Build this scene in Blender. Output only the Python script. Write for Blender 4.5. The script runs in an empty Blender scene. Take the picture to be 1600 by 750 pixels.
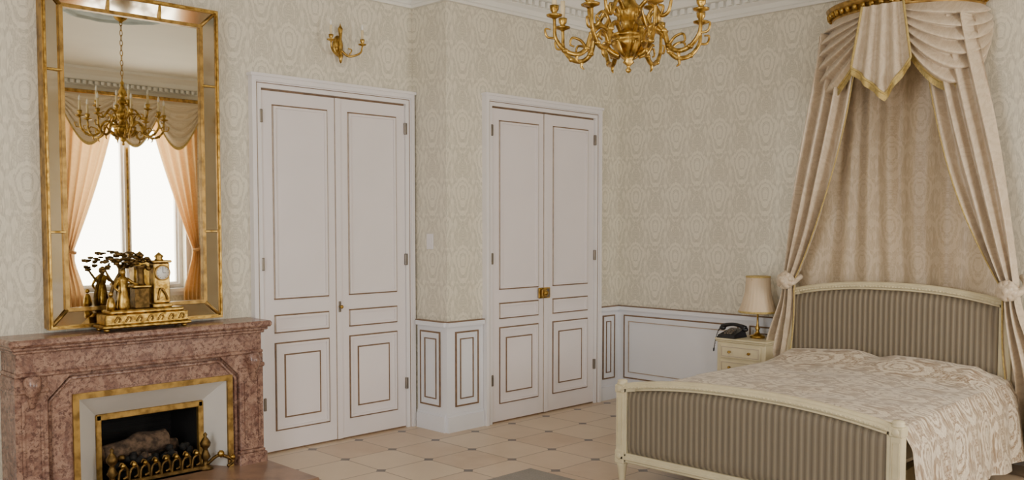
import bpy, math, random
from mathutils import Vector, Matrix, noise
random.seed(4)
pi=math.pi; sin=math.sin; cos=math.cos

# ---------------------------------------------------------------- materials
def col(h):
    h=h.lstrip('#'); r=[int(h[i:i+2],16)/255 for i in (0,2,4)]
    return tuple((x/12.92 if x<=.04045 else ((x+.055)/1.055)**2.4) for x in r)+(1,)
class NG:
    def __init__(s,name):
        s.m=bpy.data.materials.new(name); s.m.use_nodes=True; s.t=s.m.node_tree
        s.b=s.t.nodes['Principled BSDF']
        s.tc=s.t.nodes.new('ShaderNodeTexCoord')
        s.obj=s.tc.outputs['Object']
    def link(s,a,b): s.t.links.new(a,b)
    def put(s,sock,v):
        if isinstance(v,bpy.types.NodeSocket): s.link(v,sock)
        else: sock.default_value=v
    def math(s,op,a,b=None,c=None,clamp=False):
        n=s.t.nodes.new('ShaderNodeMath'); n.operation=op; n.use_clamp=clamp
        s.put(n.inputs[0],a)
        if b is not None: s.put(n.inputs[1],b)
        if c is not None: s.put(n.inputs[2],c)
        return n.outputs[0]
    def sep(s):
        n=s.t.nodes.new('ShaderNodeSeparateXYZ'); s.link(s.obj,n.inputs[0]); return n.outputs
    def comb(s,x,y,z):
        n=s.t.nodes.new('ShaderNodeCombineXYZ')
        for i,v in enumerate((x,y,z)): s.put(n.inputs[i],v)
        return n.outputs[0]
    def noise(s,vec=None,scale=5,detail=3,rough=.5,dist=0):
        n=s.t.nodes.new('ShaderNodeTexNoise'); s.link(vec or s.obj,n.inputs['Vector'])
        n.inputs['Scale'].default_value=scale; n.inputs['Detail'].default_value=detail
        n.inputs['Roughness'].default_value=rough; n.inputs['Distortion'].default_value=dist
        return n.outputs['Fac']
    def voro(s,scale=5,feature='F1',vec=None):
        n=s.t.nodes.new('ShaderNodeTexVoronoi'); n.feature=feature
        s.link(vec or s.obj,n.inputs['Vector']); n.inputs['Scale'].default_value=scale
        return n.outputs['Distance']
    def step(s,v,lo,hi):
        n=s.t.nodes.new('ShaderNodeMapRange'); n.interpolation_type='SMOOTHSTEP'
        s.put(n.inputs[0],v); n.inputs[1].default_value=lo; n.inputs[2].default_value=hi
        n.inputs[3].default_value=0; n.inputs[4].default_value=1
        return n.outputs[0]
    def mix(s,f,a,b):
        n=s.t.nodes.new('ShaderNodeMix'); n.data_type='RGBA'
        s.put(n.inputs[0],f); s.put(n.inputs[6],a); s.put(n.inputs[7],b)
        return n.outputs[2]
    def color(s,v): s.put(s.b.inputs['Base Color'],v); return s
    def set(s,**k):
        for a,v in k.items(): s.put(s.b.inputs[a.replace('_',' ')],v)
        return s
    def bump(s,h,strength=.2,dist=.01):
        n=s.t.nodes.new('ShaderNodeBump'); n.inputs['Strength'].default_value=strength
        n.inputs['Distance'].default_value=dist; s.link(h,n.inputs['Height'])
        s.link(n.outputs[0],s.b.inputs['Normal']); return s
def simple(name,h,rough=.5,metal=0,var=.06,scale=8,bump=0):
    g=NG(name); c=col(h); d=tuple(x*(1-var*2) for x in c[:3])+(1,)
    n=g.noise(scale=scale,detail=4)
    g.color(g.mix(g.step(n,.3,.7),c,d)).set(Roughness=rough,Metallic=metal)
    if bump: g.bump(g.noise(scale=scale*8,detail=3),bump,.004)
    return g.m
def damask(g,h,z,px,pz,seed=0.0,sc=1.7,fr=5.5):
    M=lambda a,b: g.math('MULTIPLY',a,b)
    S=lambda a,b: g.math('ADD',a,b)
    u=M(h,2*pi/px); v=M(z,2*pi/pz)
    C=lambda a: g.math('COSINE',a)
    Sn=lambda a: g.math('SINE',a)
    cu=C(u); cv=C(v); sv=Sn(v); c2u=C(M(u,2)); c3u=C(M(u,3)); s3v=Sn(M(v,3)); c2v=C(M(v,2))
    f=S(S(cu,cv),S(M(M(c2u,cv),.5),S(M(c3u,.35),S(M(s3v,.28),M(M(cu,c2v),.35)))))
    ga=g.math('ABSOLUTE',f)
    n=g.noise(vec=g.comb(S(M(cu,cv),seed),M(cu,sv),M(c2u,1.5)),scale=sc,detail=2.2,rough=.55)
    w=S(ga,M(g.math('SUBTRACT',n,.5),1.5))
    p1=g.step(Sn(M(w,fr)),.0,.4)
    p2=g.step(Sn(M(n,46)),-.2,.3)
    p=M(p1,S(M(p2,.5),.5))
    q=M(g.math('SUBTRACT',1,p1),M(p2,.28))
    return g.math('ADD',p,q,clamp=True)

# wallpaper
g=NG('wallpaper_damask'); o=g.sep(); h=g.math('ADD',o[0],o[1])
p=damask(g,h,o[2],.43,.52)
base=g.mix(g.noise(scale=.6,detail=2),col('#e7e0ce'),col('#e2dbc7'))
g.color(g.mix(g.math('MULTIPLY',p,.75),base,col('#bbb5a3'))).set(Roughness=.55)
WALLP=g.m
WHITE=simple('white_paint','#e9e5e4',.4,0,.015,3)
DOORW=simple('door_white','#e7e0df',.4,0,.015,3)
TRIMW=simple('wainscot_white','#e4e5e9',.4,0,.015,3)
CEIL=simple('ceiling_plaster','#eceae2',.7,0,.02,2)
LINE=simple('bronze_line','#84694f',.45,0,.15,20)
LINEL=simple('panel_line_faint','#b5a594',.5,0,.1,20)
# gold
g=NG('gilt_brass'); n=g.noise(scale=30,detail=4)
g.color(g.mix(g.step(n,.35,.65),col('#cfab5a'),col('#8a6a30'))).set(Metallic=1.0,Roughness=.33).bump(g.noise(scale=70,detail=3),.3,.004)
GOLD=g.m
g=NG('gilt_wood'); n=g.noise(scale=20,detail=4)
g.color(g.mix(g.step(n,.35,.7),col('#b5914e'),col('#7d6030'))).set(Metallic=.75,Roughness=.38).bump(g.noise(scale=50),.3,.003)
GILT=g.m
g=NG('mirror_glass'); g.color(g.mix(g.noise(scale=1),col('#e6e2d2'),col('#e1ddcc'))).set(Metallic=1.0,Roughness=.012); MIRR=g.m
g=NG('mirror_glass_border'); g.color(g.mix(g.noise(scale=6),col('#c6bca6'),col('#ad9f86'))).set(Metallic=1.0,Roughness=.06); MIRRB=g.m
# marble
g=NG('red_marble')
n1=g.noise(scale=9,detail=8,rough=.7,dist=1.2); n2=g.noise(scale=45,detail=5,rough=.75,dist=.4)
c=g.mix(g.step(n1,.36,.62),col('#775346'),col('#a68470'))
c=g.mix(g.step(n2,.48,.6),c,col('#61433a'))
v=g.voro(11,'DISTANCE_TO_EDGE',vec=g.comb(g.math('ADD',g.sep()[0],g.math('MULTIPLY',n1,.25)),g.math('ADD',g.sep()[1],n2),g.math('ADD',g.sep()[2],g.math('MULTIPLY',n1,.3))))
c=g.mix(g.math('MULTIPLY',g.step(v,.05,.0),.35),c,col('#c2a999'))
g.color(c).set(Roughness=.25); MARB=g.m
# fabrics
def fabric(name,a,b,px,pz,axis='yz',rough=.55,sheen=.2,trans=0,seed=3.1):
    g=NG(name); o=g.sep()
    h={'yz':o[1],'xy':o[0],'xz':o[0]}[axis]; z={'yz':o[2],'xy':o[1],'xz':o[2]}[axis]
    if axis=='xy': z=g.math('ADD',o[1],o[2])
    p=damask(g,h,z,px,pz,seed)
    g.color(g.mix(p,col(a),col(b))).set(Roughness=rough)
    g.b.inputs['Sheen Weight'].default_value=sheen
    g.bump(g.noise(scale=240,detail=2),.15,.002)
    if trans:
        t=g.t.nodes.new('ShaderNodeBsdfTranslucent'); t.inputs[0].default_value=col(a)
        mx=g.t.nodes.new('ShaderNodeMixShader'); mx.inputs[0].default_value=trans
        g.link(g.b.outputs[0],mx.inputs[1]); g.link(t.outputs[0],mx.inputs[2])
        g.link(mx.outputs[0],g.t.nodes['Material Output'].inputs['Surface'])
    return g.m
DRAPE=fabric('champagne_drape_damask','#d5c4ab','#c6b398',.34,.44,rough=.36)
BACKD=fabric('champagne_back_damask','#c9b699','#b4a083',.40,.52,rough=.42)
SPREAD=fabric('bedspread_damask','#e2d5be','#937b61',.50,.62,'xy',rough=.36)
WCURT=fabric('window_curtain_gold','#d9b07a','#caa068',.34,.44,'xz',trans=.35)
FRINGE=simple('gold_fringe','#cbb16a',.6,0,.15,60,.3)
g=NG('striped_upholstery'); o=g.sep()
s=g.math('SINE',g.math('MULTIPLY',o[1],2*pi/.038)); s2=g.math('SINE',g.math('MULTIPLY',o[1],2*pi/.0127))
c=g.mix(g.step(s,-.4,.6),col('#6c6150'),col('#8a7e69'))
c=g.mix(g.math('MULTIPLY',g.step(s2,.6,.95),.25),c,col('#a3967f'))
g.color(c).set(Roughness=.6).bump(s,.4,.005); g.b.inputs['Sheen Weight'].default_value=.15
STRIPE=g.m
CREAM=simple('cream_paint','#d8cca8',.4,0,.05,12,.1)
SHADE=simple('lamp_shade_silk','#dcc7a8',.7,0,.04,10)
BLACKP=simple('black_plastic','#15151a',.3,0,.05,10)
SOOT=simple('firebox_soot','#141210',.85,0,.2,12,.4)
BARK=simple('log_bark','#6e5844',.9,0,.4,30,.9)
LOGEND=simple('log_end','#94775a',.8,0,.2,30)
IRON=simple('dark_iron','#2c2824',.5,.8,.1,20)
BRONZE=simple('dark_gilt_bronze','#7d6236',.4,.9,.3,40,.4)
CANDLE=simple('candle_sleeve','#e6d2a6',.5,0,.03,10)
BULB=simple('frosted_bulb','#f5f1e8',.15,0,.02,10)
DIAL=simple('enamel_dial','#f0efe8',.25,0,.01,10)
STEEL=simple('hinge_metal','#8b8378',.35,.8,.1,20)
BLUSH=simple('splay_plaster','#d6d2ca',.45,0,.03,5)
SLATE=simple('hearth_stone','#9d7c65',.3,0,.2,6)
# floor
g=NG('floor_tiles'); o=g.sep(); T=.40
fx=g.math('FRACT',g.math('DIVIDE',o[0],T)); fy=g.math('FRACT',g.math('DIVIDE',o[1],T))
ax=g.math('ABSOLUTE',g.math('SUBTRACT',fx,.5)); ay=g.math('ABSOLUTE',g.math('SUBTRACT',fy,.5))
dx=g.math('SUBTRACT',.5,ax); dy=g.math('SUBTRACT',.5,ay)
grout=g.step(g.math('MINIMUM',dx,dy),.016,.008)
dot=g.step(g.math('ADD',dx,dy),.11,.10)
n=g.noise(scale=1.7,detail=5,rough=.6)
cell=g.noise(vec=g.comb(g.math('FLOOR',g.math('DIVIDE',o[0],T)),g.math('FLOOR',g.math('DIVIDE',o[1],T)),0.0),scale=3.3,detail=0)
c=g.mix(g.step(n,.3,.7),col('#ccb598'),col('#bca182'))
c=g.mix(g.math('MULTIPLY',g.step(cell,.35,.65),.6),c,col('#d6c4a8'))
c=g.mix(grout,c,col('#917c63')); c=g.mix(dot,c,col('#5a514a'))
g.color(c).set(Roughness=.28).bump(grout,-.3,.002); FLOOR=g.m
g=NG('grey_rug'); n=g.noise(scale=120,detail=2); g.color(g.mix(n,col('#9b958d'),col('#7d7872'))).set(Roughness=.95).bump(n,.6,.004); RUG=g.m

# ---------------------------------------------------------------- mesh builder
class MB:
    def __init__(s): s.v=[];s.f=[];s.mi=[];s.sm=[];s.mats=[]
    def m(s,mat):
        if mat not in s.mats: s.mats.append(mat)
        return s.mats.index(mat)
    def add(s,vs,fs,mat,smooth=False,M=None):
        b=len(s.v)
        for p in vs:
            p=Vector(p)
            if M is not None: p=M@p
            s.v.append(tuple(p))
        k=s.m(mat)
        for f in fs: s.f.append(tuple(i+b for i in f)); s.mi.append(k); s.sm.append(smooth)
    def box(s,x0,x1,y0,y1,z0,z1,mat,M=None,bev=0):
        x0,x1=min(x0,x1),max(x0,x1);y0,y1=min(y0,y1),max(y0,y1);z0,z1=min(z0,z1),max(z0,z1)
        if bev<=0:
            vs=[(x,y,z) for z in(z0,z1) for y in(y0,y1) for x in(x0,x1)]
            fs=[(0,2,3,1),(4,5,7,6),(0,1,5,4),(2,6,7,3),(0,4,6,2),(1,3,7,5)]
            s.add(vs,fs,mat,False,M)
        else:
            b=min(bev,(x1-x0)/2.01,(y1-y0)/2.01,(z1-z0)/2.01)
            rings=[]
            for z,i in((z0,b),(z0+b,0),(z1-b,0),(z1,b)):
                a=i
                r=[(x0+a+ (b if a==0 else 0),y0+a,z),(x1-a-(b if a==0 else 0),y0+a,z),(x1-a,y0+a+(b if a==0 else 0),z),(x1-a,y1-a-(b if a==0 else 0),z),
                   (x1-a-(b if a==0 else 0),y1-a,z),(x0+a+(b if a==0 else 0),y1-a,z),(x0+a,y1-a-(b if a==0 else 0),z),(x0+a,y0+a+(b if a==0 else 0),z)]
                rings.append(r)
            vs=[p for r in rings for p in r]; fs=[]
            for k in range(3):
                for j in range(8):
                    a=k*8+j;c=k*8+(j+1)%8; fs.append((a,c,c+8,a+8))
            fs.append(tuple(range(7,-1,-1))); fs.append(tuple(range(24,32)))
            s.add(vs,fs,mat,False,M)
    def lathe(s,prof,c,mat,seg=24,M=None,smooth=True,ripple=0,nr=0):
        vs=[];fs=[]
        n=len(prof)
        for r,z in prof:
            for j in range(seg):
                a=2*pi*j/seg; rr=r*(1+ripple*cos(nr*a)) if nr else r
                vs.append((rr*cos(a),rr*sin(a),z))
        for i in range(n-1):
            for j in range(seg):
                a=i*seg+j;b=i*seg+(j+1)%seg; fs.append((a,b,b+seg,a+seg))
        if prof[0][0]>1e-5: fs.append(tuple(range(seg-1,-1,-1)))
        if prof[-1][0]>1e-5: fs.append(tuple(range((n-1)*seg,n*seg)))
        T=Matrix.Translation(Vector(c)); 
        if M is not None: T=T@M
        s.add(vs,fs,mat,smooth,T)
    def ball(s,c,r,mat,seg=16,rz=None,M=None,lump=0):
        rz=rz or r; vs=[];fs=[];nr=seg//2
        for i in range(nr+1):
            t=pi*i/nr
            for j in range(seg):
                a=2*pi*j/seg; p=Vector((r*sin(t)*cos(a),r*sin(t)*sin(a),rz*cos(t)))
                if lump: p*=1+lump*noise.noise(p*(2.5/r)+Vector(c))
                vs.append(p)
        for i in range(nr):
            for j in range(seg):
                a=i*seg+j;b=i*seg+(j+1)%seg; fs.append((a,a+seg,b+seg,b))
        T=Matrix.Translation(Vector(c))
        if M is not None: T=T@M
        s.add(vs,fs,mat,True,T)
    def tube(s,pts,rad,mat,seg=8,sub=5,closed=False,flat=1):
        P=[Vector(p) for p in pts]
        R=rad if isinstance(rad,(list,tuple)) else [rad]*len(P)
        Q=[];RR=[]
        n=len(P)
        if sub>1:
            rng=range(n if closed else n-1)
            for i in rng:
                p0=P[(i-1)%n] if (closed or i>0) else P[0]*2-P[1]
                p1=P[i];p2=P[(i+1)%n]
                p3=P[(i+2)%n] if (closed or i<n-2) else P[-1]*2-P[-2]
                for k in range(sub):
                    t=k/sub
                    Q.append(.5*((2*p1)+(p2-p0)*t+(2*p0-5*p1+4*p2-p3)*t*t+(3*p1-p0-3*p2+p3)*t**3))
                    RR.append(R[i]*(1-t)+R[(i+1)%n]*t)
            if not closed: Q.append(P[-1]);RR.append(R[-1])
        else: Q=P;RR=list(R)
        m=len(Q); vs=[];fs=[]
        nrm=None
        for i in range(m):
            if closed: t=(Q[(i+1)%m]-Q[i-1])
            else: t=(Q[min(i+1,m-1)]-Q[max(i-1,0)])
            if t.length<1e-9: t=Vector((0,0,1))
            t.normalize()
            if nrm is None:
                nrm=t.orthogonal().normalized()
            nrm=(nrm-t*nrm.dot(t))
            if nrm.length<1e-6: nrm=t.orthogonal()
            nrm.normalize(); bn=t.cross(nrm)
            for j in range(seg):
                a=2*pi*j/seg; vs.append(Q[i]+(nrm*cos(a)*flat+bn*sin(a))*RR[i])
        for i in range(m if closed else m-1):
            for j in range(seg):
                a=i*seg+j;b=i*seg+(j+1)%seg;k=(i+1)%m
                fs.append((a,b,k*seg+(j+1)%seg,k*seg+j))
        if not closed:
            fs.append(tuple(range(seg-1,-1,-1))); fs.append(tuple(range((m-1)*seg,m*seg)))
        s.add(vs,fs,mat,True)
    def grid(s,fn,nu,nv,mat,smooth=True):
        vs=[fn(i/nu,j/nv) for j in range(nv+1) for i in range(nu+1)]
        fs=[]
        for j in range(nv):
            for i in range(nu):
                a=j*(nu+1)+i; fs.append((a,a+1,a+nu+2,a+nu+1))
        s.add(vs,fs,mat,smooth)
    def wbox(s,w,a0,a1,z0,z1,d0,d1,mat,bev=0):
        ax,c,sg=w   # sg: outward sign
        if ax=='Y': s.box(a0,a1,c+sg*d0,c+sg*d1,z0,z1,mat,bev=bev)
        else: s.box(c+sg*d0,c+sg*d1,a0,a1,z0,z1,mat,bev=bev)
    def outline(s,w,a0,a1,z0,z1,t,d0,d1,mat,matv=None,tv=None):
        a0,a1=min(a0,a1),max(a0,a1); tv=tv or t; matv=matv or mat
        s.wbox(w,a0,a1,z0,z0+t,d0,d1,mat); s.wbox(w,a0,a1,z1-t,z1,d0,d1,mat)
        s.wbox(w,a0,a0+tv,z0+t,z1-t,d0,d1,matv); s.wbox(w,a1-tv,a1,z0+t,z1-t,d0,d1,matv)
    def obj(s,name,parent=None,solid=0,sub=0):
        me=bpy.data.meshes.new(name); me.from_pydata(s.v,[],s.f)
        for m in s.mats: me.materials.append(m)
        me.polygons.foreach_set('material_index',s.mi); me.polygons.foreach_set('use_smooth',s.sm)
        me.update()
        ob=bpy.data.objects.new(name,me); bpy.context.scene.collection.objects.link(ob)
        if parent: ob.parent=parent
        if solid:
            md=ob.modifiers.new('solid','SOLIDIFY'); md.thickness=solid; md.offset=0
        return ob
def empty(name,loc=(0,0,0)):
    e=bpy.data.objects.new(name,None); bpy.context.scene.collection.objects.link(e); e.empty_display_size=.1
    return e

# ---------------------------------------------------------------- room
XL,XR,YB=-1.5,6.70,-.9; Y1,Y2,XJ=5.72,5.32,4.62; ZC=3.55; ZK=3.28
W1=('Y',Y1,-1);W2=('Y',Y2,-1);WJ=('X',XJ,-1);WB=('X',XR,-1);WW=('Y',YB,1);WL=('X',XL,1)
b=MB(); b.box(XL-.3,XR+.3,YB-.3,Y1+.6,-.1,0,FLOOR); b.obj('floor')
b=MB(); b.box(XL-.3,XR+.3,YB-.3,Y1+.6,ZC,ZC+.1,CEIL); b.obj('ceiling')
FX0,FX1,FZ=2.10,2.84,.47
b=MB(); b.box(XL-.3,FX0,Y1,Y1+.45,0,ZC,WALLP); b.box(FX1,XJ,Y1,Y1+.45,0,ZC,WALLP); b.box(FX0,FX1,Y1,Y1+.45,FZ,ZC,WALLP); b.obj('wall_fireplace')
b=MB(); b.box(XJ,XR+.3,Y2,Y1+.45,0,ZC,WALLP); b.obj('wall_back')
b=MB(); b.box(XR,XR+.3,YB-.3,Y2,0,ZC,WALLP); b.obj('wall_bed')
def holed(b,w,lo,hi,holes,z0,z1,th):
    a=lo
    for h0,h1 in holes:
        b.wbox(w,a,h0,0,ZC,-th,0,WALLP); b.wbox(w,h0,h1,0,z0,-th,0,WALLP); b.wbox(w,h0,h1,z1,ZC,-th,0,WALLP); a=h1
    b.wbox(w,a,hi,0,ZC,-th,0,WALLP)
WZ0,WZ1=.72,3.1
winW=[(.6,2.1),(4.35,5.85)]; fillL=[(1.2,2.9)]  # left-wall opening is added, to let fill light onto the bed wall
b=MB(); holed(b,WW,XL,XR,winW,WZ0,WZ1,.3); b.obj('wall_window')
b=MB(); holed(b,WL,YB-.3,Y1,fillL,WZ0,WZ1,.3); b.obj('wall_left')
def window(name,w,a0,a1):
    b=MB(); z0,z1=WZ0,WZ1; am=(a0+a1)/2
    b.outline(w,a0,a1,z0,z1,.05,-.18,-.08,WHITE)
    b.wbox(w,am-.035,am+.035,z0,z1,-.17,-.07,WHITE)
    for l,r in((a0+.05,am-.035),(am+.035,a1-.05)):
        b.outline(w,l,r,z0+.05,z1-.05,.03,-.16,-.11,WHITE)
    b.outline(w,a0-.1,a1+.1,z0-.1,z1+.1,.1,.0,.035,WHITE)
    b.wbox(w,a0-.12,a1+.12,z0-.05,z0,-.08,.08,WHITE)
    b.wbox(w,am-.012,am+.012,1.0,2.6,-.06,-.045,GOLD)
    b.obj(name)
window('window_1',WW,*winW[1]); window('window_2',WW,*winW[0]); window('added_fill_window',WL,*fillL[0])  # the left-wall window is an unseen addition that brightens the bed wall

# cornice (closed mitred sweep)
def ring(o,z):
    return [(XL+o,Y1-o,z),(XJ-o,Y1-o,z),(XJ-o,Y2-o,z),(XR-o,Y2-o,z),(XR-o,YB+o,z),(XL+o,YB+o,z)]
b=MB()
prof=[(0,ZK-.02),(.03,ZK-.02),(.035,ZK),(.02,ZK+.015),(.03,ZK+.05),(.055,ZK+.07),(.06,ZK+.12),(.12,ZK+.125),(.13,ZK+.14),(.15,ZK+.18),(.2,ZK+.215),(.24,ZK+.23),(.26,ZK+.235),(.26,ZC-.001)]
vs=[];fs=[]
for o,z in prof: vs+=ring(o,z)
for i in range(len(prof)-1):
    for j in range(6):
        a=i*6+j;c=i*6+(j+1)%6; fs.append((a,a+6,c+6,c))
b.add(vs,fs,CEIL)
def dent(w,a0,a1):
    n=int((a1-a0)/.075)
    for i in range(n):
        a=a0+(i+.5)*(a1-a0)/n; b.wbox(w,a-.02,a+.02,ZK+.075,ZK+.12,.05,.095,CEIL)
dent(W1,XL+.1,XJ-.1);dent(WJ,Y2-.05,Y1-.1);dent(W2,XJ-.05,XR-.1);dent(WB,YB+.1,Y2-.1);dent(WW,XL+.1,XR-.1)
b.obj('trim_1')
b=MB()
b.lathe([(.52,ZC-.012),(.52,ZC-.03),(.46,ZC-.05),(.44,ZC-.03),(.3,ZC-.03),(.28,ZC-.055),(.24,ZC-.03),(.1,ZC-.05),(.001,ZC-.06)],(3.53,2.75,0),simple('rose_plaster','#b9c8cc',.7,0,.12,6),48,ripple=.03,nr=12)
b.obj('ceiling_rose')

# wainscot
ZD=.845
def wains(b,w,a0,a1,panels):
    b.wbox(w,a0,a1,.14,ZD-.035,0,.012,TRIMW)
    b.wbox(w,a0,a1,0,.12,0,.03,TRIMW); b.wbox(w,a0,a1,.12,.14,0,.02,TRIMW)
    b.wbox(w,a0,a1,ZD-.035,ZD,0,.035,TRIMW); b.wbox(w,a0,a1,ZD,ZD+.008,0,.037,LINE)
    for p0,p1 in panels:
        p0,p1=min(p0,p1),max(p0,p1)
        b.outline(w,p0,p1,.19,ZD-.075,.012,.012,.022,LINE,LINE,.012)
        b.outline(w,p0+.012,p1-.012,.202,ZD-.087,.02,.012,.018,TRIMW)
        b.outline(w,p0+.05,p1-.05,.245,ZD-.13,.008,.012,.019,LINEL if p1-p0>.5 else LINE)
b=MB(); wains(b,WJ,Y2,Y1-.065,[(Y2+.06,Y1-.10)]); b.obj('trim_2')
b=MB(); wains(b,W2,XJ-.0121,4.985,[(XJ+.07,4.93)]); wains(b,W2,6.415,XR,[(6.46,6.63)]); b.obj('trim_3')
b=MB(); wains(b,WB,YB,Y2,[(Y2-.08,4.05),(3.95,3.6),(3.5,2.0),(1.85,.6),(.5,-.8)]); b.obj('trim_4')
b=MB(); wains(b,W1,XL,1.55,[(XL+.1,.0),(.15,1.45)]); b.obj('trim_5')

# doors
def door(name,w,a0,a1,lock):
    b=MB(); zt=2.595; fw=.075
    l,r=a0+fw,a1-fw; m=(l+r)/2; zl=zt-fw-.015
    for (ins,wd,dp,mt) in((0,.03,.05,WHITE),(.03,.045,.035,WHITE)):
        b.wbox(w,a0+ins,a0+ins+wd,0,zt-ins-wd,0,dp,mt); b.wbox(w,a1-ins-wd,a1-ins,0,zt-ins-wd,0,dp,mt)
        b.wbox(w,a0+ins,a1-ins,zt-ins-wd,zt-ins,0,dp,mt)
    b.wbox(w,a0-.012,a1+.012,zt,zt+.02,0,.06,WHITE)
    b.wbox(w,a0+.04,a0+.045,0,zt-.045,.035,.037,LINEL);b.wbox(w,a1-.045,a1-.04,0,zt-.045,.035,.037,LINE)
    b.wbox(w,a0+.04,a1-.04,zt-.045,zt-.04,.035,.037,LINE)
    b.wbox(w,l,r,zl,zl+.015,0,.008,LINE)
    for p,q in((l,m),(m,r)):
        p+=.003;q-=.003
        b.wbox(w,p,q,.012,zl,.0,.02,DOORW)
        P,Q=p+.085,q-.085
        def pan(z0,z1,inner):
            b.outline(w,P,Q,z0,z1,.010,.02,.027,LINE,LINEL if not inner else LINE,.007)
            b.outline(w,P+.009,Q-.009,z0+.010,z1-.010,.016,.02,.032,DOORW)
            if inner: 
                b.outline(w,P+.075,Q-.075,z0+.085,z1-.085,.010,.02,.026,LINE)
                b.wbox(w,P+.085,Q-.085,z0+.095,z1-.095,.02,.025,DOORW)
        pan(1.07,zl-.09,False)
        pan(.835,.965,False); pan(.15,.77,True)
    b.wbox(w,m-.022,m+.022,.012,zl,.02,.03,DOORW)
    b.wbox(w,l,r,0,.012,0,.015,LINE)
    b.wbox(w,m-.026,m-.022,.012,zl,.02,.027,LINEL)
    for s_,a in((-1,l),(1,r)):
        for z in(.35,1.32,2.33):
            b.wbox(w,a-.012,a+.012,z-.045,z+.045,.018,.04,STEEL,bev=.004)
    def knob(a,z,k=1):
        ax,c,sg=w
        R=Matrix.Rotation(pi/2,4,'X')@Matrix.Scale(k,4)
        b.lathe([(.02,0),(.022,.006),(.009,.01),(.008,.03),(.02,.038),(.024,.048),(.018,.06),(.001,.064)],(a,c-.03,z),GOLD,16,R)
    if lock:
        b.wbox(w,m-.10,m+.04,.975,1.065,.03,.045,GOLD,bev=.006)
        b.wbox(w,m-.075,m-.03,.99,1.05,.045,.055,GILT,bev=.004); b.wbox(w,m-.01,m+.02,.985,1.055,.045,.05,STEEL)
        knob(m-.05,1.02)
        b.wbox(w,m+.1,m+.115,.86,.94,.02,.026,GOLD)
    else:
        b.wbox(w,m-.012,m+.012,.95,1.03,.03,.036,STEEL,bev=.004); knob(m,.99,.6)
    b.obj(name)
door('door_1',W1,3.205,4.60,False)
door('door_2',W2,4.99,6.40,True)
b=MB(); b.wbox(WJ,5.47,5.55,1.40,1.52,0,.008,WHITE,bev=.003); b.wbox(WJ,5.495,5.525,1.44,1.48,.008,.014,WHITE,bev=.003); b.obj('light_switch')

# ---------------------------------------------------------------- fireplace
fp=empty('fireplace')
b=MB()
x0,x1=1.59,3.18
def slab(b,ins,yf,z0,z1,m=MARB,bev=.006): b.box(x0+ins,x1-ins,yf,Y1,z0,z1,m,bev=bev)
slab(b,0,5.40,.925,.965,bev=.012); slab(b,.02,5.425,.905,.925); slab(b,.035,5.445,.885,.905)
slab(b,.05,5.465,.775,.885,bev=.003); slab(b,.04,5.455,.75,.775,bev=.008)
for s_,(a,c) in((0,(1.63,1.80)),(1,(2.97,3.14))):
    b.box(a,c,5.46,Y1,.12,.75,MARB,bev=.006); b.box(a-.015,c+.015,5.44,Y1,0,.10,MARB,bev=.008); b.box(a-.005,c+.005,5.45,Y1,.10,.12,MARB,bev=.006)
    b.box(a-.008,c+.008,5.448,Y1,.66,.69,MARB,bev=.008)
    b.outline(('Y',5.46,-1),a+.03,c-.03,.17,.62,.014,0,.008,MARB)
    b.tube([(a+.085,5.455,.74),(a+.085,5.435,.70),(a+.085,5.45,.64),(a+.085,5.455,.58)],[.05,.045,.03,.012],MARB,10)
IY=5.50
b.box(1.80,1.95,IY,Y1,0,.75,MARB); b.box(2.92,2.97,IY,Y1,0,.75,MARB); b.box(1.95,2.92,IY,Y1,.62,.75,MARB)
for sx,xa in((1,1.80),(-1,2.97)):
    vs=[(xa,5.465,.75),(xa+sx*.13,5.465,.75),(xa,5.465,.62),(xa,5.52,.75),(xa+sx*.13,5.52,.75),(xa,5.52,.62)]
    b.add(vs,[(0,1,2),(3,5,4),(1,4,5,2),(0,3,4,1),(0,2,5,3)],MARB)
b.tube([(1.815,5.495,.03),(1.815,5.495,.6),(1.93,5.495,.72),(2.84,5.495,.72),(2.955,5.495,.6),(2.955,5.495,.03)],.012,MARB,8,1)
b.obj('mantel_surround',fp)
b=MB()
ox0,ox1,oz=1.945,2.925,.625; ix0,ix1,iz=2.13,2.805,.45
b.outline(('Y',IY,-1),ox0-.005,ox1+.005,-.2,oz,.035,-.01,.018,GILT)
b.v=[(x,y,max(z,.0)) for x,y,z in b.v]
A=[(ox0+.03,IY,.0),(ox0+.03,IY,oz-.03),(ox1-.03,IY,oz-.03),(ox1-.03,IY,.0)]
B_=[(ix0,5.66,.0),(ix0,5.66,iz),(ix1,5.66,iz),(ix1,5.66,.0)]
b.add(A+B_,[(0,1,5,4),(1,2,6,5),(2,3,7,6)],BLUSH)
b.obj('splay_and_frame',fp)
b=MB()
w=('Y',5.66,-1)
b.wbox(w,ix0-.005,ix0+.03,0,iz,-.02,.015,GILT,bev=.004);b.wbox(w,ix1-.03,ix1+.005,0,iz,-.02,.015,GILT,bev=.004);b.wbox(w,ix0,ix1,iz-.035,iz+.005,-.02,.015,GILT,bev=.004)
b.obj('inner_brass_frame',fp)
b=MB()
b.box(ix0+.0,ix0+.02,5.67,6.1,0,.46,SOOT);b.box(ix1-.02,ix1,5.67,6.1,0,.46,SOOT);b.box(ix0,ix1,6.08,6.1,0,.46,SOOT);b.box(ix0,ix1,5.67,6.1,.44,.46,SOOT);b.box(ix0,ix1,5.5,6.1,0,.03,SOOT)
for k in range(9):
    z=.07+k*.042
    b.box(ix0+.02,ix1-.02,6.07,6.08,z,z+.03,SOOT,bev=.004)
b.obj('firebox',fp)
b=MB(); b.box(1.45,3.17,4.85,5.72,0,.03,SLATE,bev=.008)
b.obj('hearth_slab',fp)
b=MB()
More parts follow.
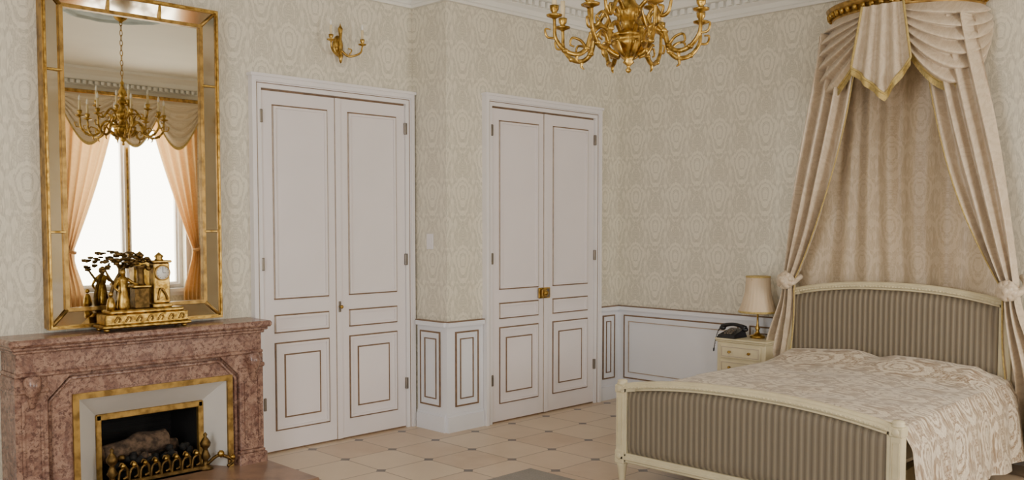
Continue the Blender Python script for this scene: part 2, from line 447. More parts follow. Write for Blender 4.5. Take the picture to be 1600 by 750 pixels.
def log(p,q,r,b=b):
    p=Vector(p);q=Vector(q); pts=[p.lerp(q,t)+Vector((0,random.uniform(-.012,.012),random.uniform(-.012,.012))) for t in(0,.2,.4,.6,.8,1)]
    b.tube(pts,[r*random.uniform(.85,1.1) for _ in pts],BARK,12)
    d=(q-p).normalized(); 
    b.tube([p-d*.003,p+d*.001],[r*.8,r*.8],LOGEND,12,1); b.tube([q-d*.001,q+d*.003],[r*.8,r*.8],LOGEND,12,1)
log((2.18,5.72,.20),(2.60,5.75,.225),.062); log((2.24,5.84,.15),(2.70,5.82,.16),.045)
b.obj('fire_logs',fp)
b=MB()
for x in(2.20,2.38,2.56,2.72):
    b.tube([(x,5.58,.10),(x,5.75,.115),(x,5.98,.12)],.009,IRON,8)
    b.tube([(x,5.95,.035),(x,5.95,.12)],.009,IRON,8,1)
b.tube([(2.18,5.6,.10),(2.74,5.6,.10)],.008,IRON,8,1)
for x in(2.17,2.76):
    b.lathe([(.045,.03),(.05,.045),(.02,.06),(.016,.09),(.032,.11),(.02,.14),(.014,.16),(.03,.18),(.034,.2),(.02,.225),(.008,.24),(.014,.255),(.001,.27)],(x,5.53,0),BRONZE,16)
for k in range(8):
    xa=2.2+k*.066
    b.tube([(xa,5.52,.04),(xa+.01,5.515,.12),(xa+.05,5.515,.135),(xa+.055,5.52,.085),(xa+.03,5.52,.07)],.008,BRONZE,8)
    b.tube([(xa+.06,5.52,.06),(xa+.045,5.512,.14),(xa+.02,5.515,.17),(xa+.005,5.515,.15)],[.007,.007,.006,.003],BRONZE,8)
    b.ball((xa+.03,5.515,.15),.016,GOLD,10,lump=.3)
b.box(2.15,2.75,5.51,5.54,.035,.06,BRONZE,bev=.005)
b.tube([(2.76,5.52,.06),(2.82,5.47,.12),(2.90,5.44,.08),(2.86,5.43,.05)],.011,BRONZE,8)
b.ball((2.83,5.46,.13),.022,GOLD,12,lump=.3); b.ball((2.90,5.44,.10),.018,GOLD,12,lump=.3)
for k in range(30):
    b.ball((2.22+random.random()*.5,5.58+random.random()*.14,.12+random.random()*.06),.024,random.choice([SOOT,SOOT,BARK,BRONZE]),8,lump=.6)
b.obj('fire_grate',fp)

# ---------------------------------------------------------------- mirror
mr=empty('wall_mirror')
mx0,mx1,mz0,mz1=1.87,2.945,.985,2.965; bw=.12; yb=Y1-.06
b=MB()
b.box(mx0+.005,mx1-.005,yb+.005,Y1-.001,mz0+.005,mz1-.005,GILT)
b.obj('backing',mr)
b=MB(); w=('Y',yb,-1)
b.outline(w,mx0,mx1,mz0,mz1,.024,-.01,.035,GILT)
b.outline(w,mx0+.008,mx1-.008,mz0+.008,mz1-.008,.01,.03,.043,GOLD)
b.outline(w,mx0+bw-.02,mx1-bw+.02,mz0+bw-.02,mz1-bw+.02,.022,-.01,.022,GILT)
for sx,X in((1,mx0),(-1,mx1)):
    for sz,Z in((1,mz0),(-1,mz1)):
        b.tube([(X+sx*.015,yb-.03,Z+sz*.015),(X+sx*(bw-.01),yb-.015,Z+sz*(bw-.01))],.010,GILT,8,1)
    for z in(1.55,2.48):
        b.box(min(X+sx*.02,X+sx*(bw-.01)),max(X+sx*.02,X+sx*(bw-.01)),yb-.03,yb,z-.007,z+.007,GOLD,bev=.003)
for x in(mx0+.38,mx1-.38):
    for Z,s_ in((mz0,1),(mz1,-1)):
        b.box(x-.007,x+.007,yb-.03,yb,min(Z+s_*.02,Z+s_*(bw-.01)),max(Z+s_*.02,Z+s_*(bw-.01)),GOLD,bev=.003)
b.obj('gilt_frame',mr)
b=MB()
o_=[(mx0+.02,yb-.024,mz0+.02),(mx1-.02,yb-.024,mz0+.02),(mx1-.02,yb-.024,mz1-.02),(mx0+.02,yb-.024,mz1-.02)]
i_=[(mx0+bw-.01,yb-.006,mz0+bw-.01),(mx1-bw+.01,yb-.006,mz0+bw-.01),(mx1-bw+.01,yb-.006,mz1-bw+.01),(mx0+bw-.01,yb-.006,mz1-bw+.01)]
b.add(o_+i_,[(0,1,5,4),(1,2,6,5),(2,3,7,6),(3,0,4,7)],MIRRB); b.obj('mirrored_border',mr)
b=MB(); b.box(mx0+bw,mx1-bw,yb-.002,yb+.004,mz0+bw,mz1-bw,MIRR); b.obj('mirror_glass',mr)

# ---------------------------------------------------------------- mantel clock
b=MB(); cy=5.52; zb=.966
for x in(2.13,2.60):
    for y in(cy-.06,cy+.05): b.ball((x,y,zb+.012),.018,GOLD,10,.012)
b.box(2.10,2.64,cy-.085,cy+.075,zb+.02,zb+.04,GOLD,bev=.006); b.box(2.12,2.62,cy-.075,cy+.065,zb+.04,zb+.10,GOLD,bev=.004)
b.box(2.15,2.60,cy-.07,cy+.06,zb+.10,zb+.125,GOLD,bev=.008)
for k in range(7):
    x=2.17+k*.065; b.tube([(x,cy-.078,zb+.055),(x+.02,cy-.082,zb+.085),(x+.035,cy-.08,zb+.07),(x+.025,cy-.08,zb+.055)],.005,GILT,6)
cx=2.475
b.box(cx-.06,cx+.06,cy-.05,cy+.04,zb+.125,zb+.15,GOLD,bev=.005); b.box(cx-.05,cx+.05,cy-.042,cy+.035,zb+.15,zb+.395,GOLD,bev=.006)
b.box(cx-.06,cx+.06,cy-.052,cy+.04,zb+.395,zb+.41,GOLD,bev=.005); b.lathe([(.03,.41),(.02,.42),(.028,.435),(.012,.45),(.001,.46)],(cx,cy,zb),GOLD,14)
R=Matrix.Rotation(pi/2,4,'X'); dz=.335
b.lathe([(.048,0),(.048,.010),(.042,.014),(.040,.01)],(cx,cy-.042,zb+dz),GILT,28,R); b.lathe([(.040,0),(.040,.009),(.001,.0095)],(cx,cy-.043,zb+dz),DIAL,28,R)
b.box(cx-.0015,cx+.0015,cy-.055,cy-.053,zb+dz,zb+dz+.03,BLACKP); b.box(cx,cx+.02,cy-.055,cy-.053,zb+dz-.0015,zb+dz+.0015,BLACKP)
for k in range(12):
    a=k*pi/6; b.ball((cx+.034*sin(a),cy-.053,zb+dz+.034*cos(a)),.0024,BLACKP,6)
b.tube([(cx-.03,cy-.046,zb+.17),(cx-.01,cy-.05,zb+.24),(cx+.02,cy-.05,zb+.2),(cx+.03,cy-.046,zb+.17)],.006,GILT,6)
b.box(2.31,2.40,cy-.04,cy+.04,zb+.125,zb+.25,BRONZE,bev=.006); b.box(2.30,2.41,cy-.045,cy+.045,zb+.25,zb+.265,GOLD,bev=.004)
b.lathe([(.03,.265),(.022,.28),(.02,.35),(.03,.37),(.034,.38)],(2.36,cy,zb),BRONZE,14)
b.tube([(2.20,cy+.02,zb+.12),(2.19,cy+.025,zb+.2),(2.22,cy+.02,zb+.3),(2.28,cy+.02,zb+.39)],[.016,.012,.01,.006],BRONZE,8)
b.tube([(2.21,cy+.02,zb+.27),(2.17,cy+.01,zb+.33),(2.15,cy,zb+.37)],[.009,.007,.004],BRONZE,8)
for k in range(60):
    t=random.random(); x=2.14+t*.27; z=zb+.385+.05*sin(t*pi)+random.uniform(-.035,.03)
    b.ball((x,cy+random.uniform(-.03,.04),z),random.uniform(.012,.02),BRONZE,8,random.uniform(.006,.012),lump=.4)
b.lathe([(.038,.125),(.042,.14),(.034,.19),(.024,.245),(.022,.26),(.03,.295),(.028,.31),(.01,.325)],(2.245,cy-.02,zb),GOLD,16,ripple=.08,nr=7)
b.ball((2.245,cy-.022,zb+.345),.017,GOLD,12,.021); b.tube([(2.245,cy-.02,zb+.32),(2.245,cy-.021,zb+.335)],.008,GOLD,8,1)
b.ball((2.248,cy-.012,zb+.355),.016,BRONZE,10)
b.tube([(2.27,cy-.02,zb+.305),(2.30,cy-.04,zb+.28),(2.33,cy-.035,zb+.272)],[.010,.008,.006],GOLD,8)
b.tube([(2.22,cy-.02,zb+.305),(2.195,cy-.03,zb+.26),(2.215,cy-.05,zb+.23)],[.010,.008,.006],GOLD,8)
b.lathe([(.024,.125),(.026,.15),(.018,.19),(.008,.205)],(2.165,cy-.04,zb),GOLD,12); b.ball((2.165,cy-.04,zb+.22),.014,GOLD,10)
b.obj('mantel_clock')

# ---------------------------------------------------------------- sconce & chandelier
def candle(b,p,hc=.09,s=1):
    x,y,z=p
    b.lathe([(.006*s,-.015*s),(.012*s,-.008*s),(.035*s,0),(.038*s,.008*s),(.02*s,.008*s),(.012*s,.018*s),(.020*s,.03*s),(.022*s,.05*s),(.014*s,.05*s)],p,GOLD,14)
    b.lathe([(.011*s,.048*s),(.011*s,.05*s+hc),(.004*s,.052*s+hc)],p,CANDLE,12)
    b.lathe([(.005*s,.05*s+hc),(.011*s,.065*s+hc),(.009*s,.085*s+hc),(.001,.105*s+hc)],p,BULB,10)
b=MB(); sx,sy,sz=3.925,Y1,2.885
R=Matrix.Rotation(pi/2,4,'X')@Matrix.Scale(1.7,4,(0,1,0))
b.lathe([(.042,0),(.045,.008),(.03,.014),(.02,.02),(.001,.026)],(sx,sy,sz),GOLD,20,R)
b.lathe([(.001,-.13),(.008,-.12),(.012,-.10),(.02,-.07),(.008,-.05),(.016,0),(.008,.04),(.014,.09),(.018,.12),(.006,.14),(.001,.16)],(sx,sy-.04,sz),GOLD,14)
for s_ in(-1,1):
    b.tube([(sx,sy-.04,sz-.03),(sx+s_*.05,sy-.07,sz-.075),(sx+s_*.12,sy-.11,sz-.05),(sx+s_*.135,sy-.12,sz+.0)],[.009,.009,.007,.006],GOLD,8)
    b.tube([(sx+s_*.05,sy-.07,sz-.07),(sx+s_*.07,sy-.08,sz-.03),(sx+s_*.045,sy-.07,sz-.02)],.005,GOLD,6)
    candle(b,(sx+s_*.135,sy-.12,sz+.01),.065,.8)
b.obj('wall_sconce')

CX,CY=3.53,2.75; zb=2.31
b=MB()
b.lathe([(.001,0),(.010,.006),(.014,.016),(.006,.026),(.010,.036),(.026,.05),(.020,.062),(.03,.075),(.055,.10),(.075,.125),(.085,.145),(.07,.155),(.095,.165),(.10,.175),(.06,.19),(.035,.205),(.03,.23),(.045,.25),(.062,.275),(.06,.30),(.035,.33),(.022,.36),(.03,.375),(.05,.39),(.04,.41),(.02,.43),(.026,.46),(.036,.49),(.02,.52),(.012,.55),(.018,.57),(.006,.59)],(CX,CY,zb),GOLD,32,ripple=.05,nr=8)
NA=8
def sc(l,k=.85): return [x*k for x in l]
for k in range(NA):
    a=2*pi*(k+.25)/NA; 
    def P(r,z,da=0): return (CX+r*cos(a+da),CY+r*sin(a+da),zb+z)
    b.tube([P(.07,.17),P(.13,.215),P(.18,.18),P(.205,.11),P(.25,.08),P(.31,.095),P(.355,.15),P(.36,.21),P(.362,.24)],sc([.013,.013,.013,.014,.014,.013,.011,.009,.009]),GOLD,10)
    b.tube([P(.205,.11),P(.235,.145),P(.275,.155),P(.285,.125),P(.265,.115)],sc([.009,.008,.007,.006,.005]),GOLD,8)
    b.tube([P(.12,.205),P(.10,.25),P(.125,.285),P(.155,.265),P(.14,.245)],sc([.009,.009,.008,.006,.005]),GOLD,8)
    b.tube([P(.355,.15),P(.395,.155),P(.405,.19),P(.38,.19)],sc([.007,.007,.006,.004]),GOLD,8)
    for (r,z) in((.205,.11),(.31,.095),(.18,.18)):
        b.ball(P(r,z),.016,GOLD,10,.013,lump=.35)
    b.tube([P(.25,.08),P(.255,.055),P(.24,.04)],[.009,.007,.003],GOLD,8)
    candle(b,P(.362,.25),.085,1.0)
    b.tube([P(.05,.08),P(.09,.10),P(.115,.135),P(.13,.13)],[.012,.014,.010,.003],GOLD,8)
for k in range(4):
    a=2*pi*(k+.1)/4
    def P(r,z): return (CX+r*cos(a),CY+r*sin(a),zb+z)
    b.tube([P(.04,.28),P(.10,.33),P(.14,.29),P(.17,.25),P(.205,.26),P(.22,.31),P(.222,.335)],[.010,.010,.010,.010,.009,.007,.007],GOLD,10)
    b.tube([P(.17,.25),P(.18,.29),P(.155,.30)],[.007,.006,.004],GOLD,8)
    candle(b,P(.222,.345),.085,1.0)
z=zb+.59; k=0
while z<ZC-.13:
    d=Vector((1,0,0)) if k%2 else Vector((0,1,0))
    pts=[Vector((CX,CY,z+.025))+d*(.012*cos(t))+Vector((0,0,.028*sin(t))) for t in [2*pi*i/10 for i in range(10)]]
    b.tube(pts,.0035,GOLD,6,1,closed=True); z+=.045; k+=1
b.lathe([(.006,0),(.02,.015),(.045,.03),(.06,.05),(.065,.07)],(CX,CY,ZC-.13),GOLD,20)
b.tube([(CX,CY,z-.02),(CX,CY,ZC-.12)],.005,GOLD,6,1)
b.obj('chandelier')

# ---------------------------------------------------------------- bed
bed=empty('bed')
def board(name,X,th,yc,hw,zbot,zside,arch,zf,fdir):
    b=MB(); fw=.055
    def zt(y): 
        t=(y-yc)/hw; return zside+arch*(1-abs(t)**2.3)
    n=40; ys=[yc-hw+2*hw*i/n for i in range(n+1)]
    for (o,h0,h1,xx) in((0,0,fw,th/2),(1,.015,fw-.02,th/2+.012)):
        vs=[];fs=[]
        for y in ys:
            zt_=zt(y); vs+=[(X-xx,y,zt_-h1),(X-xx,y,zt_-h0-.01),(X-xx+.012,y,zt_-h0),(X+xx-.012,y,zt_-h0),(X+xx,y,zt_-h0-.01),(X+xx,y,zt_-h1)]
        for i in range(n):
            for j in range(6):
                a=i*6+j;c=i*6+(j+1)%6; fs.append((a,c,c+6,a+6))
        fs.append((0,1,2,3,4,5)); fs.append(tuple(n*6+j for j in(5,4,3,2,1,0)))
        b.add(vs,fs,CREAM)
    for s_ in(-1,1):
        b.tube([(X+s_*(th/2+.012),y,zt(y)-fw+.008) for y in ys[1:-1:3]],.006,CREAM,6,2)
        for i in range(64):
            y=yc-hw+.05+(2*hw-.1)*i/63; b.ball((X+s_*(th/2+.012),y,zt(y)-.03),.007,CREAM,6)
    b.box(X-th/2,X+th/2,yc-hw,yc+hw,zbot,zbot+.06,CREAM,bev=.006)
    b.box(X-th/2-.01,X+th/2+.01,yc-hw,yc+hw,zbot+.017,zbot+.043,CREAM,bev=.006)
    for s_ in(-1,1):
        y=yc+s_*hw
        b.box(X-.03,X+.03,y-.03,y+.03,.14,zside-.035,CREAM,bev=.006)
        b.box(X-.035,X+.035,y-.035,y+.035,zside-.055,zside-.005,CREAM,bev=.006)
        b.box(X-.035,X+.035,y-.035,y+.035,zbot-.01,zbot+.075,CREAM,bev=.006)
        for sx in(-1,1):
            for zr in(zbot+.037,zside-.03):
                b.ball((X+sx*.036,y,zr),.02,CREAM,12,M=Matrix.Scale(.4,4,(1,0,0)))
            b.outline(('X',X+sx*.03,sx),y-.02,y+.02,zbot+.11,zside-.08,.005,0,.005,CREAM)
        b.lathe([(.034,0),(.036,.006),(.028,.012),(.032,.02),(.026,.028),(.001,.032)],(X,y,zside-.005),CREAM,20)
        b.lathe([(.012,0),(.018,.01),(.022,.03),(.03,.10),(.036,.12),(.026,.13),(.034,.142)],(X,y,0),CREAM,16)
        b.box(X-th/2,X+th/2,y-s_*.03-.018,y-s_*.03+.018,zbot,zside-.01,CREAM,bev=.004)
    b.obj(name+'_frame',bed)
    b=MB()
    for s_ in(-1,1):
        def fn(u,v):
            y=yc-hw+.04+(2*hw-.08)*u
            top=zt(y)-fw+.004
            z=zbot+.055+(top-zbot-.055)*v
            e=min(1,min(u,1-u)*14)*min(1,min(v,1-v)*7); bul=.028*math.sqrt(max(e*(2-e),0))
            return (X+s_*(th/2-.022+bul),y,z)
        b.grid(fn,90,16,STRIPE)
    b.obj(name+'_upholstery',bed)
HX,FXb=6.50,4.50
board('headboard',HX,.05,2.735,.775,.35,1.10,.085,0,-1)
board('footboard',FXb,.05,2.685,.85,.13,.615,.075,0,-1)
b=MB()
for yh,yf in((1.99,1.86),(3.48,3.51)):
    vs=[(FXb,yf-.015,.22),(FXb,yf+.015,.22),(HX,yh+.015,.22),(HX,yh-.015,.22),(FXb,yf-.015,.36),(FXb,yf+.015,.36),(HX,yh+.015,.36),(HX,yh-.015,.36)]
    b.add(vs,[(3,2,1,0),(4,5,6,7),(0,1,5,4),(1,2,6,5),(2,3,7,6),(3,0,4,7)],CREAM)
b.obj('side_rails',bed)
b=MB(); b.box(4.58,6.44,2.02,3.44,.26,.54,simple('mattress_ticking','#e6e0d4',.8,0,.03,10),bev=.05); b.obj('mattress',bed)
def spread(u,v):
    x=4.555+(6.455-4.555)*u
    yr=1.80+.08*u; yl=3.50
    W=yl-yr; drop=.49; tot=W+2*drop; s=v*tot
    zt=.60+.02*sin(pi*min(1,max(0,(s-drop)/W)))
    head=math.exp(-((u-.86)/.12)**2)*.095
    wn=noise.noise(Vector((x*1.6,s*1.6,1.3)))*.028+noise.noise(Vector((x*5,s*4,4.3)))*.009
    if s<drop:
        k=1-s/drop; z=zt-k*(drop); fl=(.022*sin(x*14+1.2*sin(x*5))+.008*sin(x*31))*k+.06*k
        y=yr-fl
        if k<.22: y+=(.22-k)/.22*.05
        z=z+.012*k*sin(x*9)
        return (x,y,z+wn*.3)
    if s>drop+W:
        k=(s-drop-W)/drop; z=zt-k*drop; y=yl+.02*sin(x*21)*k+.02*k
        if k<.22: y-=(.22-k)/.22*.05
        return (x,y,z)
    t=(s-drop)/W; y=yr+.05+(W-.1)*t
    e=min(t,1-t)*W; z=zt-max(0,(.06-e))*.15
    hp=head*min(1,e/.15)*(1-.35*math.exp(-((t-.5)/.06)**2))
    return (x,y,z+hp+wn*min(1,.3+e*4))
b=MB(); b.grid(spread,110,130,SPREAD)
b.grid(lambda u,v:(4.555+.0*v,1.85+1.60*u,.60-.35*v),30,4,SPREAD)
b.obj('bedspread',bed)
# ---------------------------------------------------------------- bed canopy
cn=empty('bed_canopy'); YC=2.72; HWc=.49; DP=.40; ZT=3.06
def pl(phi,o=0): return (XR-.02-(DP+o)*sin(phi)**.9 if sin(phi)>0 else XR-.02, YC+(HWc+o)*cos(phi))
b=MB()
prof=[(0,0),(.02,0),(.03,.02),(.02,.035),(.035,.05),(.06,.06),(.07,.085),(.05,.10),(.0,.10)]
n=48; vs=[];fs=[]
for i in range(n+1):
    ph=pi*i/n
    for o,z in prof:
        x,y=pl(ph,o); vs.append((x,y,ZT-.01+z))
m=len(prof)
for i in range(n):
    for j in range(m-1): a=i*m+j; fs.append((a,a+1,a+m+1,a+m))
b.add(vs,fs,GILT,True)
b.grid(lambda u,v:(lambda p:(XR-.01+(p[0]-XR+.01)*v,YC+(p[1]-YC)*v,ZT+.088))(pl(pi*u)),40,3,GILT)
for i in range(25):
    ph=pi*(i+.5)/25; x,y=pl(ph,.045); b.ball((x,y,ZT+.035),.02,GOLD,8,.028,lump=.3)
b.obj('gilt_corona',cn)
def swag(b,p0,p1,z0,base,sag,nf,amp,off=.02,e0=0,e1=0):
    def edge(u): return base+sag*(1-(2*u-1)**2)+e0*(1-u)**3+e1*u**3
    def fn(u,v):
        ph=p0+(p1-p0)*u; k=max(0,1-(2*u-1)**2)**.35
        fr=(nf*v)%1.0
        s_=math.sin(pi*fr**1.6)        # rounded fold, overlapping the one beneath
        o=off+.06*sin(pi*v)*k+amp*s_*(.35+.65*k)
        x,y=pl(min(max(ph,.0),pi),o); z=z0-edge(u)*v-amp*.55*s_*k
        return (x,y,z)
    b.grid(fn,56,100,DRAPE)
    b.tube([(lambda p:(p[0]-.006,p[1],p[2]))(fn(i/40,1.0)) for i in range(41)],.009,FRINGE,6,1)
    def fr(u,v):
        p=fn(u,1.0); return (p[0]-.006*cos(u*400),p[1],p[2]-.055*v)
    b.grid(fr,120,2,FRINGE)
b=MB()
swag(b,0.0,pi*.47,ZT,.12,.34,6,.055,e0=.36)
swag(b,pi*.55,pi,ZT,.10,.42,6,.06,e1=.12)
b.obj('swags',cn)
b=MB()
def tail(b,p0,p1,z0,tip,side0,side1,npl,off=.05,tu=.5):
    def low(u): 
        return side0+(tip-side0)*(u/tu) if u<tu else tip+(side1-tip)*((u-tu)/(1-tu))
    def fn(u,v):
        ph=p0+(p1-p0)*(.5+(u-.5)*(.72+.28*v)); o=off+.02*cos(2*pi*npl*u)*(.5+.5*v)+.02*v
        x,y=pl(min(max(ph,0),pi),o); return (x,y,z0-low(u)*v)
    b.grid(fn,96,16,DRAPE)
    b.grid(lambda u,v:(lambda p:(p[0]-.006,p[1],p[2]-.05*v))(fn(u,1.0)),96,2,FRINGE)
    for uu in(0,1):
        b.tube([(lambda p:(p[0]-.006,p[1],p[2]))(fn(uu,i/10)) for i in range(11)],.008,FRINGE,6,1)
    b.tube([(lambda p:(p[0]-.008,p[1],p[2]))(fn(i/48,1.0)) for i in range(49)],.008,FRINGE,6,1)
tail(b,pi*.42,pi*.62,ZT,.60,.40,.38,4,.11,.58)
b.obj('pleated_tail',cn)
b=MB()
def back(u,v):
    z=ZT-.02-(ZT-.02-.75)*v
    hw=.44+(.76-.44)*min(1,v/.8)**.8
    y=YC+.01-hw+2*hw*u
    return (XR-.055+.018*sin(u*44+2*sin(v*3+u*7))*(1-.35*v)+.01*sin(u*17),y,z)
b.grid(back,140,30,BACKD); b.obj('back_drape',cn)
def sm(t): t=max(0,min(1,t)); return t*t*(3-2*t)
def sidecurt(b,sg):
    zt,zk,zb_=ZT-.1,1.17,.12; K=.76 if sg>0 else .785
    def ctr(z):
        if z>zk:
            t=(zt-z)/(zt-zk); return .375+(K-.375)*(t**1.2), .115*(1-t)**.8+.045+.035*sin(pi*t), 6.40+.06*t
        t=(zk-z)/(zk-zb_); return K+.11*sm(t*1.6), .045+.075*sm(t*2), 6.46+.05*t
    def fn(u,v):
        z=zt+(zb_-zt)*v; c,h,x=ctr(z)
        if z>zk:
            t=(zt-z)/(zt-zk); zz=z-(.10*sin(pi*t))*(1-u)
        else: zz=z
        q=(2*u-1)
        y=YC+sg*(c+h*q)
        d=.035+.35*h*.2
        xx=x-d*sin(q*pi*3.5+.9*sin(z*2.3+q))-.03*sin((u)*pi)-.008*sin(q*17+z*3)
        return (xx,y,zz)
    b.grid(fn,80,90,DRAPE)
    b.tube([(lambda p:(p[0]-.004,p[1],p[2]))(fn(0,i/40)) for i in range(0,41)],.005,FRINGE,6,1)
b=MB(); sidecurt(b,1); b.obj('side_curtain_a',cn)
b=MB(); sidecurt(b,-1); b.obj('side_curtain_b',cn)
b=MB()
for sg in(1,-1):
    c=(6.40,YC+sg*(.76 if sg>0 else .785),1.17)
    b.ball(c,.062,DRAPE,24,.062,lump=.35)
    for k in range(9):
        a=2*pi*k/9; b.ball((c[0]-.02,c[1]+.042*cos(a),c[2]+.042*sin(a)),.026,DRAPE,10,lump=.2)
    b.ball((c[0]-.055,c[1],c[2]),.022,DRAPE,10)
    b.tube([(c[0]+.25,c[1]+sg*.01,1.25),(c[0]+.1,c[1]+sg*.075,1.2),(c[0]+.0,c[1]+sg*.05,1.15),(c[0]-.01,c[1]-sg*.05,1.15),(c[0]+.1,c[1]-sg*.07,1.2)],.02,DRAPE,8)
b.obj('tieback_rosettes',cn)

# ---------------------------------------------------------------- nightstand, lamp, phone
def nightstand(name,y0,y1):
    b=MB(); X0,X1=6.30,6.64
    b.box(X0-.015,X1,y0-.015,y1+.015,.685,.70,CREAM,bev=.006); b.box(X0-.008,X1,y0-.008,y1+.008,.672,.685,CREAM,bev=.004)
    b.box(X0,X1,y0,y1,.15,.672,CREAM,bev=.006)
    b.box(X0-.006,X1,y0-.006,y1+.006,.13,.16,CREAM,bev=.006)
    zz=[.18,.30,.42,.54,.66]
    for i in range(4):
        b.box(X0-.012,X0,y0+.035,y1-.035,zz[i]+.008,zz[i+1]-.008,CREAM,bev=.004)
        b.outline(('X',X0-.012,-1),y0+.05,y1-.05,zz[i]+.022,zz[i+1]-.022,.004,0,.003,LINEL)
        for q in(.3,.7):
            y=y0+(y1-y0)*q; R=Matrix.Rotation(-pi/2,4,'Y')
            b.lathe([(.006,0),(.006,.012),(.012,.018),(.010,.026),(.001,.03)],(X0-.012,y,(zz[i]+zz[i+1])/2),GOLD,12,R)
    for x in(X0+.03,X1-.03):
        for y in(y0+.03,y1-.03): b.lathe([(.012,0),(.016,.03),(.024,.12),(.028,.14)],(x,y,0),CREAM,12)
    b.obj(name)
nightstand('nightstand',3.585,4.01)
nightstand('nightstand',1.33,1.74)
b=MB(); lx,ly=6.50,3.77; z0=.70
b.lathe([(.055,0),(.06,.008),(.055,.02),(.03,.03),(.018,.04),(.012,.06),(.02,.075),(.012,.09),(.008,.12),(.007,.2),(.012,.21),(.006,.22),(.006,.27)],(lx,ly,z0),GOLD,24)
b.lathe([(.146,.205),(.148,.21),(.120,.28),(.100,.36),(.092,.475),(.094,.482),(.090,.48),(.09,.475),(.098,.36),(.118,.28),(.144,.21),(.146,.205)],(lx,ly,z0),SHADE,80,ripple=.018,nr=26)
b.lathe([(.149,.20),(.151,.208),(.149,.216)],(lx,ly,z0),FRINGE,40); b.lathe([(.094,.476),(.097,.482),(.094,.488)],(lx,ly,z0),FRINGE,40)
b.ball((lx,ly,z0+.31),.03,BULB,12)
b.tube([(lx-.1,ly,z0+.46),(lx,ly,z0+.46),(lx+.1,ly,z0+.46)],.003,GOLD,6,1); b.tube([(lx,ly,z0+.26),(lx,ly,z0+.49)],.004,GOLD,6,1)
b.obj('table_lamp')
b=MB(); px,py=6.39,3.935; z0=.701
b.add([(px-.09,py-.08,z0),(px+.1,py-.08,z0),(px+.1,py+.08,z0),(px-.09,py+.08,z0),(px-.08,py-.07,z0+.025),(px+.09,py-.06,z0+.065),(px+.09,py+.06,z0+.065),(px-.08,py+.07,z0+.025)],
      [(3,2,1,0),(4,5,6,7),(0,1,5,4),(1,2,6,5),(2,3,7,6),(3,0,4,7)],BLACKP)
b.tube([(px+.03,py-.105,z0+.075),(px+.03,py-.06,z0+.092),(px+.03,py,z0+.1),(px+.03,py+.06,z0+.092),(px+.03,py+.105,z0+.075)],[.022,.016,.013,.016,.022],BLACKP,12)
b.ball((px+.03,py-.10,z0+.066),.027,BLACKP,14,.02); b.ball((px+.03,py+.10,z0+.066),.027,BLACKP,14,.02)
for i in range(4):
    for j in range(3): b.box(px-.055+i*.022,px-.042+i*.022,py-.03+j*.024,py-.014+j*.024,z0+.03+i*.006,z0+.043+i*.006,STEEL)
pts=[]
for i in range(140):
    t=i/139; a=t*2*pi*18
    pts.append((px+.02-.10*t+.006*cos(a),py+.112+.02*sin(pi*t),z0+.06-.17*sin(pi*t*.62)**2+.006*sin(a)))
b.tube(pts,.0022,BLACKP,5,1)
b.obj('telephone')

# rug
b=MB(); b.box(2.3,4.30,1.4,4.13,0,.012,RUG,bev=.004); b.obj('area_rug')

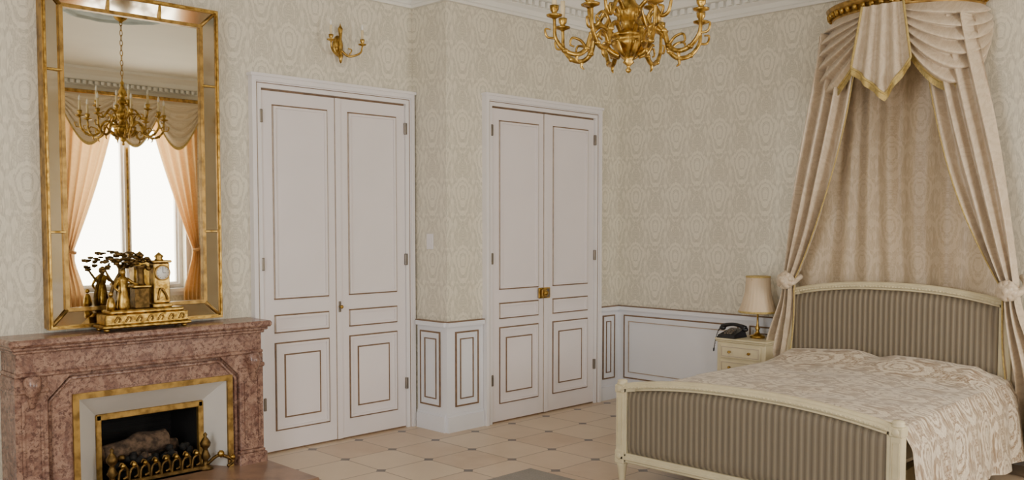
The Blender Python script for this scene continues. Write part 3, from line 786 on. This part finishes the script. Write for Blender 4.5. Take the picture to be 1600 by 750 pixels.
# ---------------------------------------------------------------- window drapery (seen in the mirror)
def wincurt(name,a0,a1):
    e=empty(name); am=(a0+a1)/2; hwd=(a1-a0)/2+.12; zt=3.22
    b=MB()
    for s_ in(-1,1):
        def fn(u,v):
            z=zt-(zt-.03)*v; zk=1.25
            if z>zk:
                t=(zt-z)/(zt-zk); inner=hwd*(.22+.68*t**1.3); outer=hwd+.02
            else:
                t=(zk-z)/zk; inner=hwd*(.90-.16*sm(t*2)); outer=hwd+.04
            x=inner+(outer-inner)*u
            return (am+s_*x,YB+.14+.03*sin(u*pi*9+z),z)
        b.grid(fn,80,60,WCURT)
        b.tube([(am+s_*(hwd+.03),YB+.02,1.32),(am+s_*(hwd-.0),YB+.2,1.26),(am+s_*hwd*.88,YB+.19,1.23)],.022,WCURT,8)
    b.obj('drapes',e)
    b=MB()
    b.box(am-hwd-.05,am+hwd+.05,YB,YB+.2,zt,zt+.05,GILT,bev=.01)
    for k in range(3):
        c0=am-hwd+k*2*hwd/3; c1=c0+2*hwd/3
        def fn(u,v):
            sag=.24+.36*sin(pi*u)
            return (c0+(c1-c0)*u,YB+.21+.05*sin(pi*v)*sin(pi*u)+.03*abs(sin(pi*5*v)),zt-sag*v)
        b.grid(fn,40,40,DRAPE); b.grid(lambda u,v:(lambda p:(p[0],p[1],p[2]-.04*v))(fn(u,1.)),40,2,FRINGE)
    b.obj('valance',e)
wincurt('window_drapery',*winW[1]); wincurt('window_drapery',*winW[0])

# ---------------------------------------------------------------- light
def area(name,loc,rot,sx,sy,p,c):
    l=bpy.data.lights.new(name,'AREA'); l.shape='RECTANGLE'; l.size=sx; l.size_y=sy; l.energy=p; l.color=c
    o=bpy.data.objects.new(name,l); o.location=loc; o.rotation_euler=rot; bpy.context.scene.collection.objects.link(o)
area('daylight_window_1',((winW[1][0]+winW[1][1])/2,YB-.32,1.9),(pi/2,0,0),1.6,2.5,175,(1,.97,.90))
area('daylight_window_2',((winW[0][0]+winW[0][1])/2,YB-.32,1.9),(pi/2,0,0),1.6,2.5,135,(1,.98,.94))
area('bed_wall_fill_light',(XL-.32,2.05,1.9),(pi/2,0,-pi/2),1.8,2.5,160,(.99,.98,.98))  # added fill light behind the made-up left-wall opening, aimed into the room
w=bpy.data.worlds.new('sky'); bpy.context.scene.world=w; w.use_nodes=True
w.node_tree.nodes['Background'].inputs[0].default_value=(.8,.88,1,1); w.node_tree.nodes['Background'].inputs[1].default_value=1.2

# ---------------------------------------------------------------- camera
cam=bpy.data.cameras.new('camera'); co=bpy.data.objects.new('camera',cam); bpy.context.scene.collection.objects.link(co)
cam.sensor_width=36; cam.lens=36*1450/1600; cam.clip_start=.05
pit=math.radians(3.0)
co.location=(0,0,1.6); co.rotation_euler=(pi/2-pit,0,-pi/4)
cam.shift_y=(1450*math.tan(pit)+349-375)/1600
bpy.context.scene.camera=co
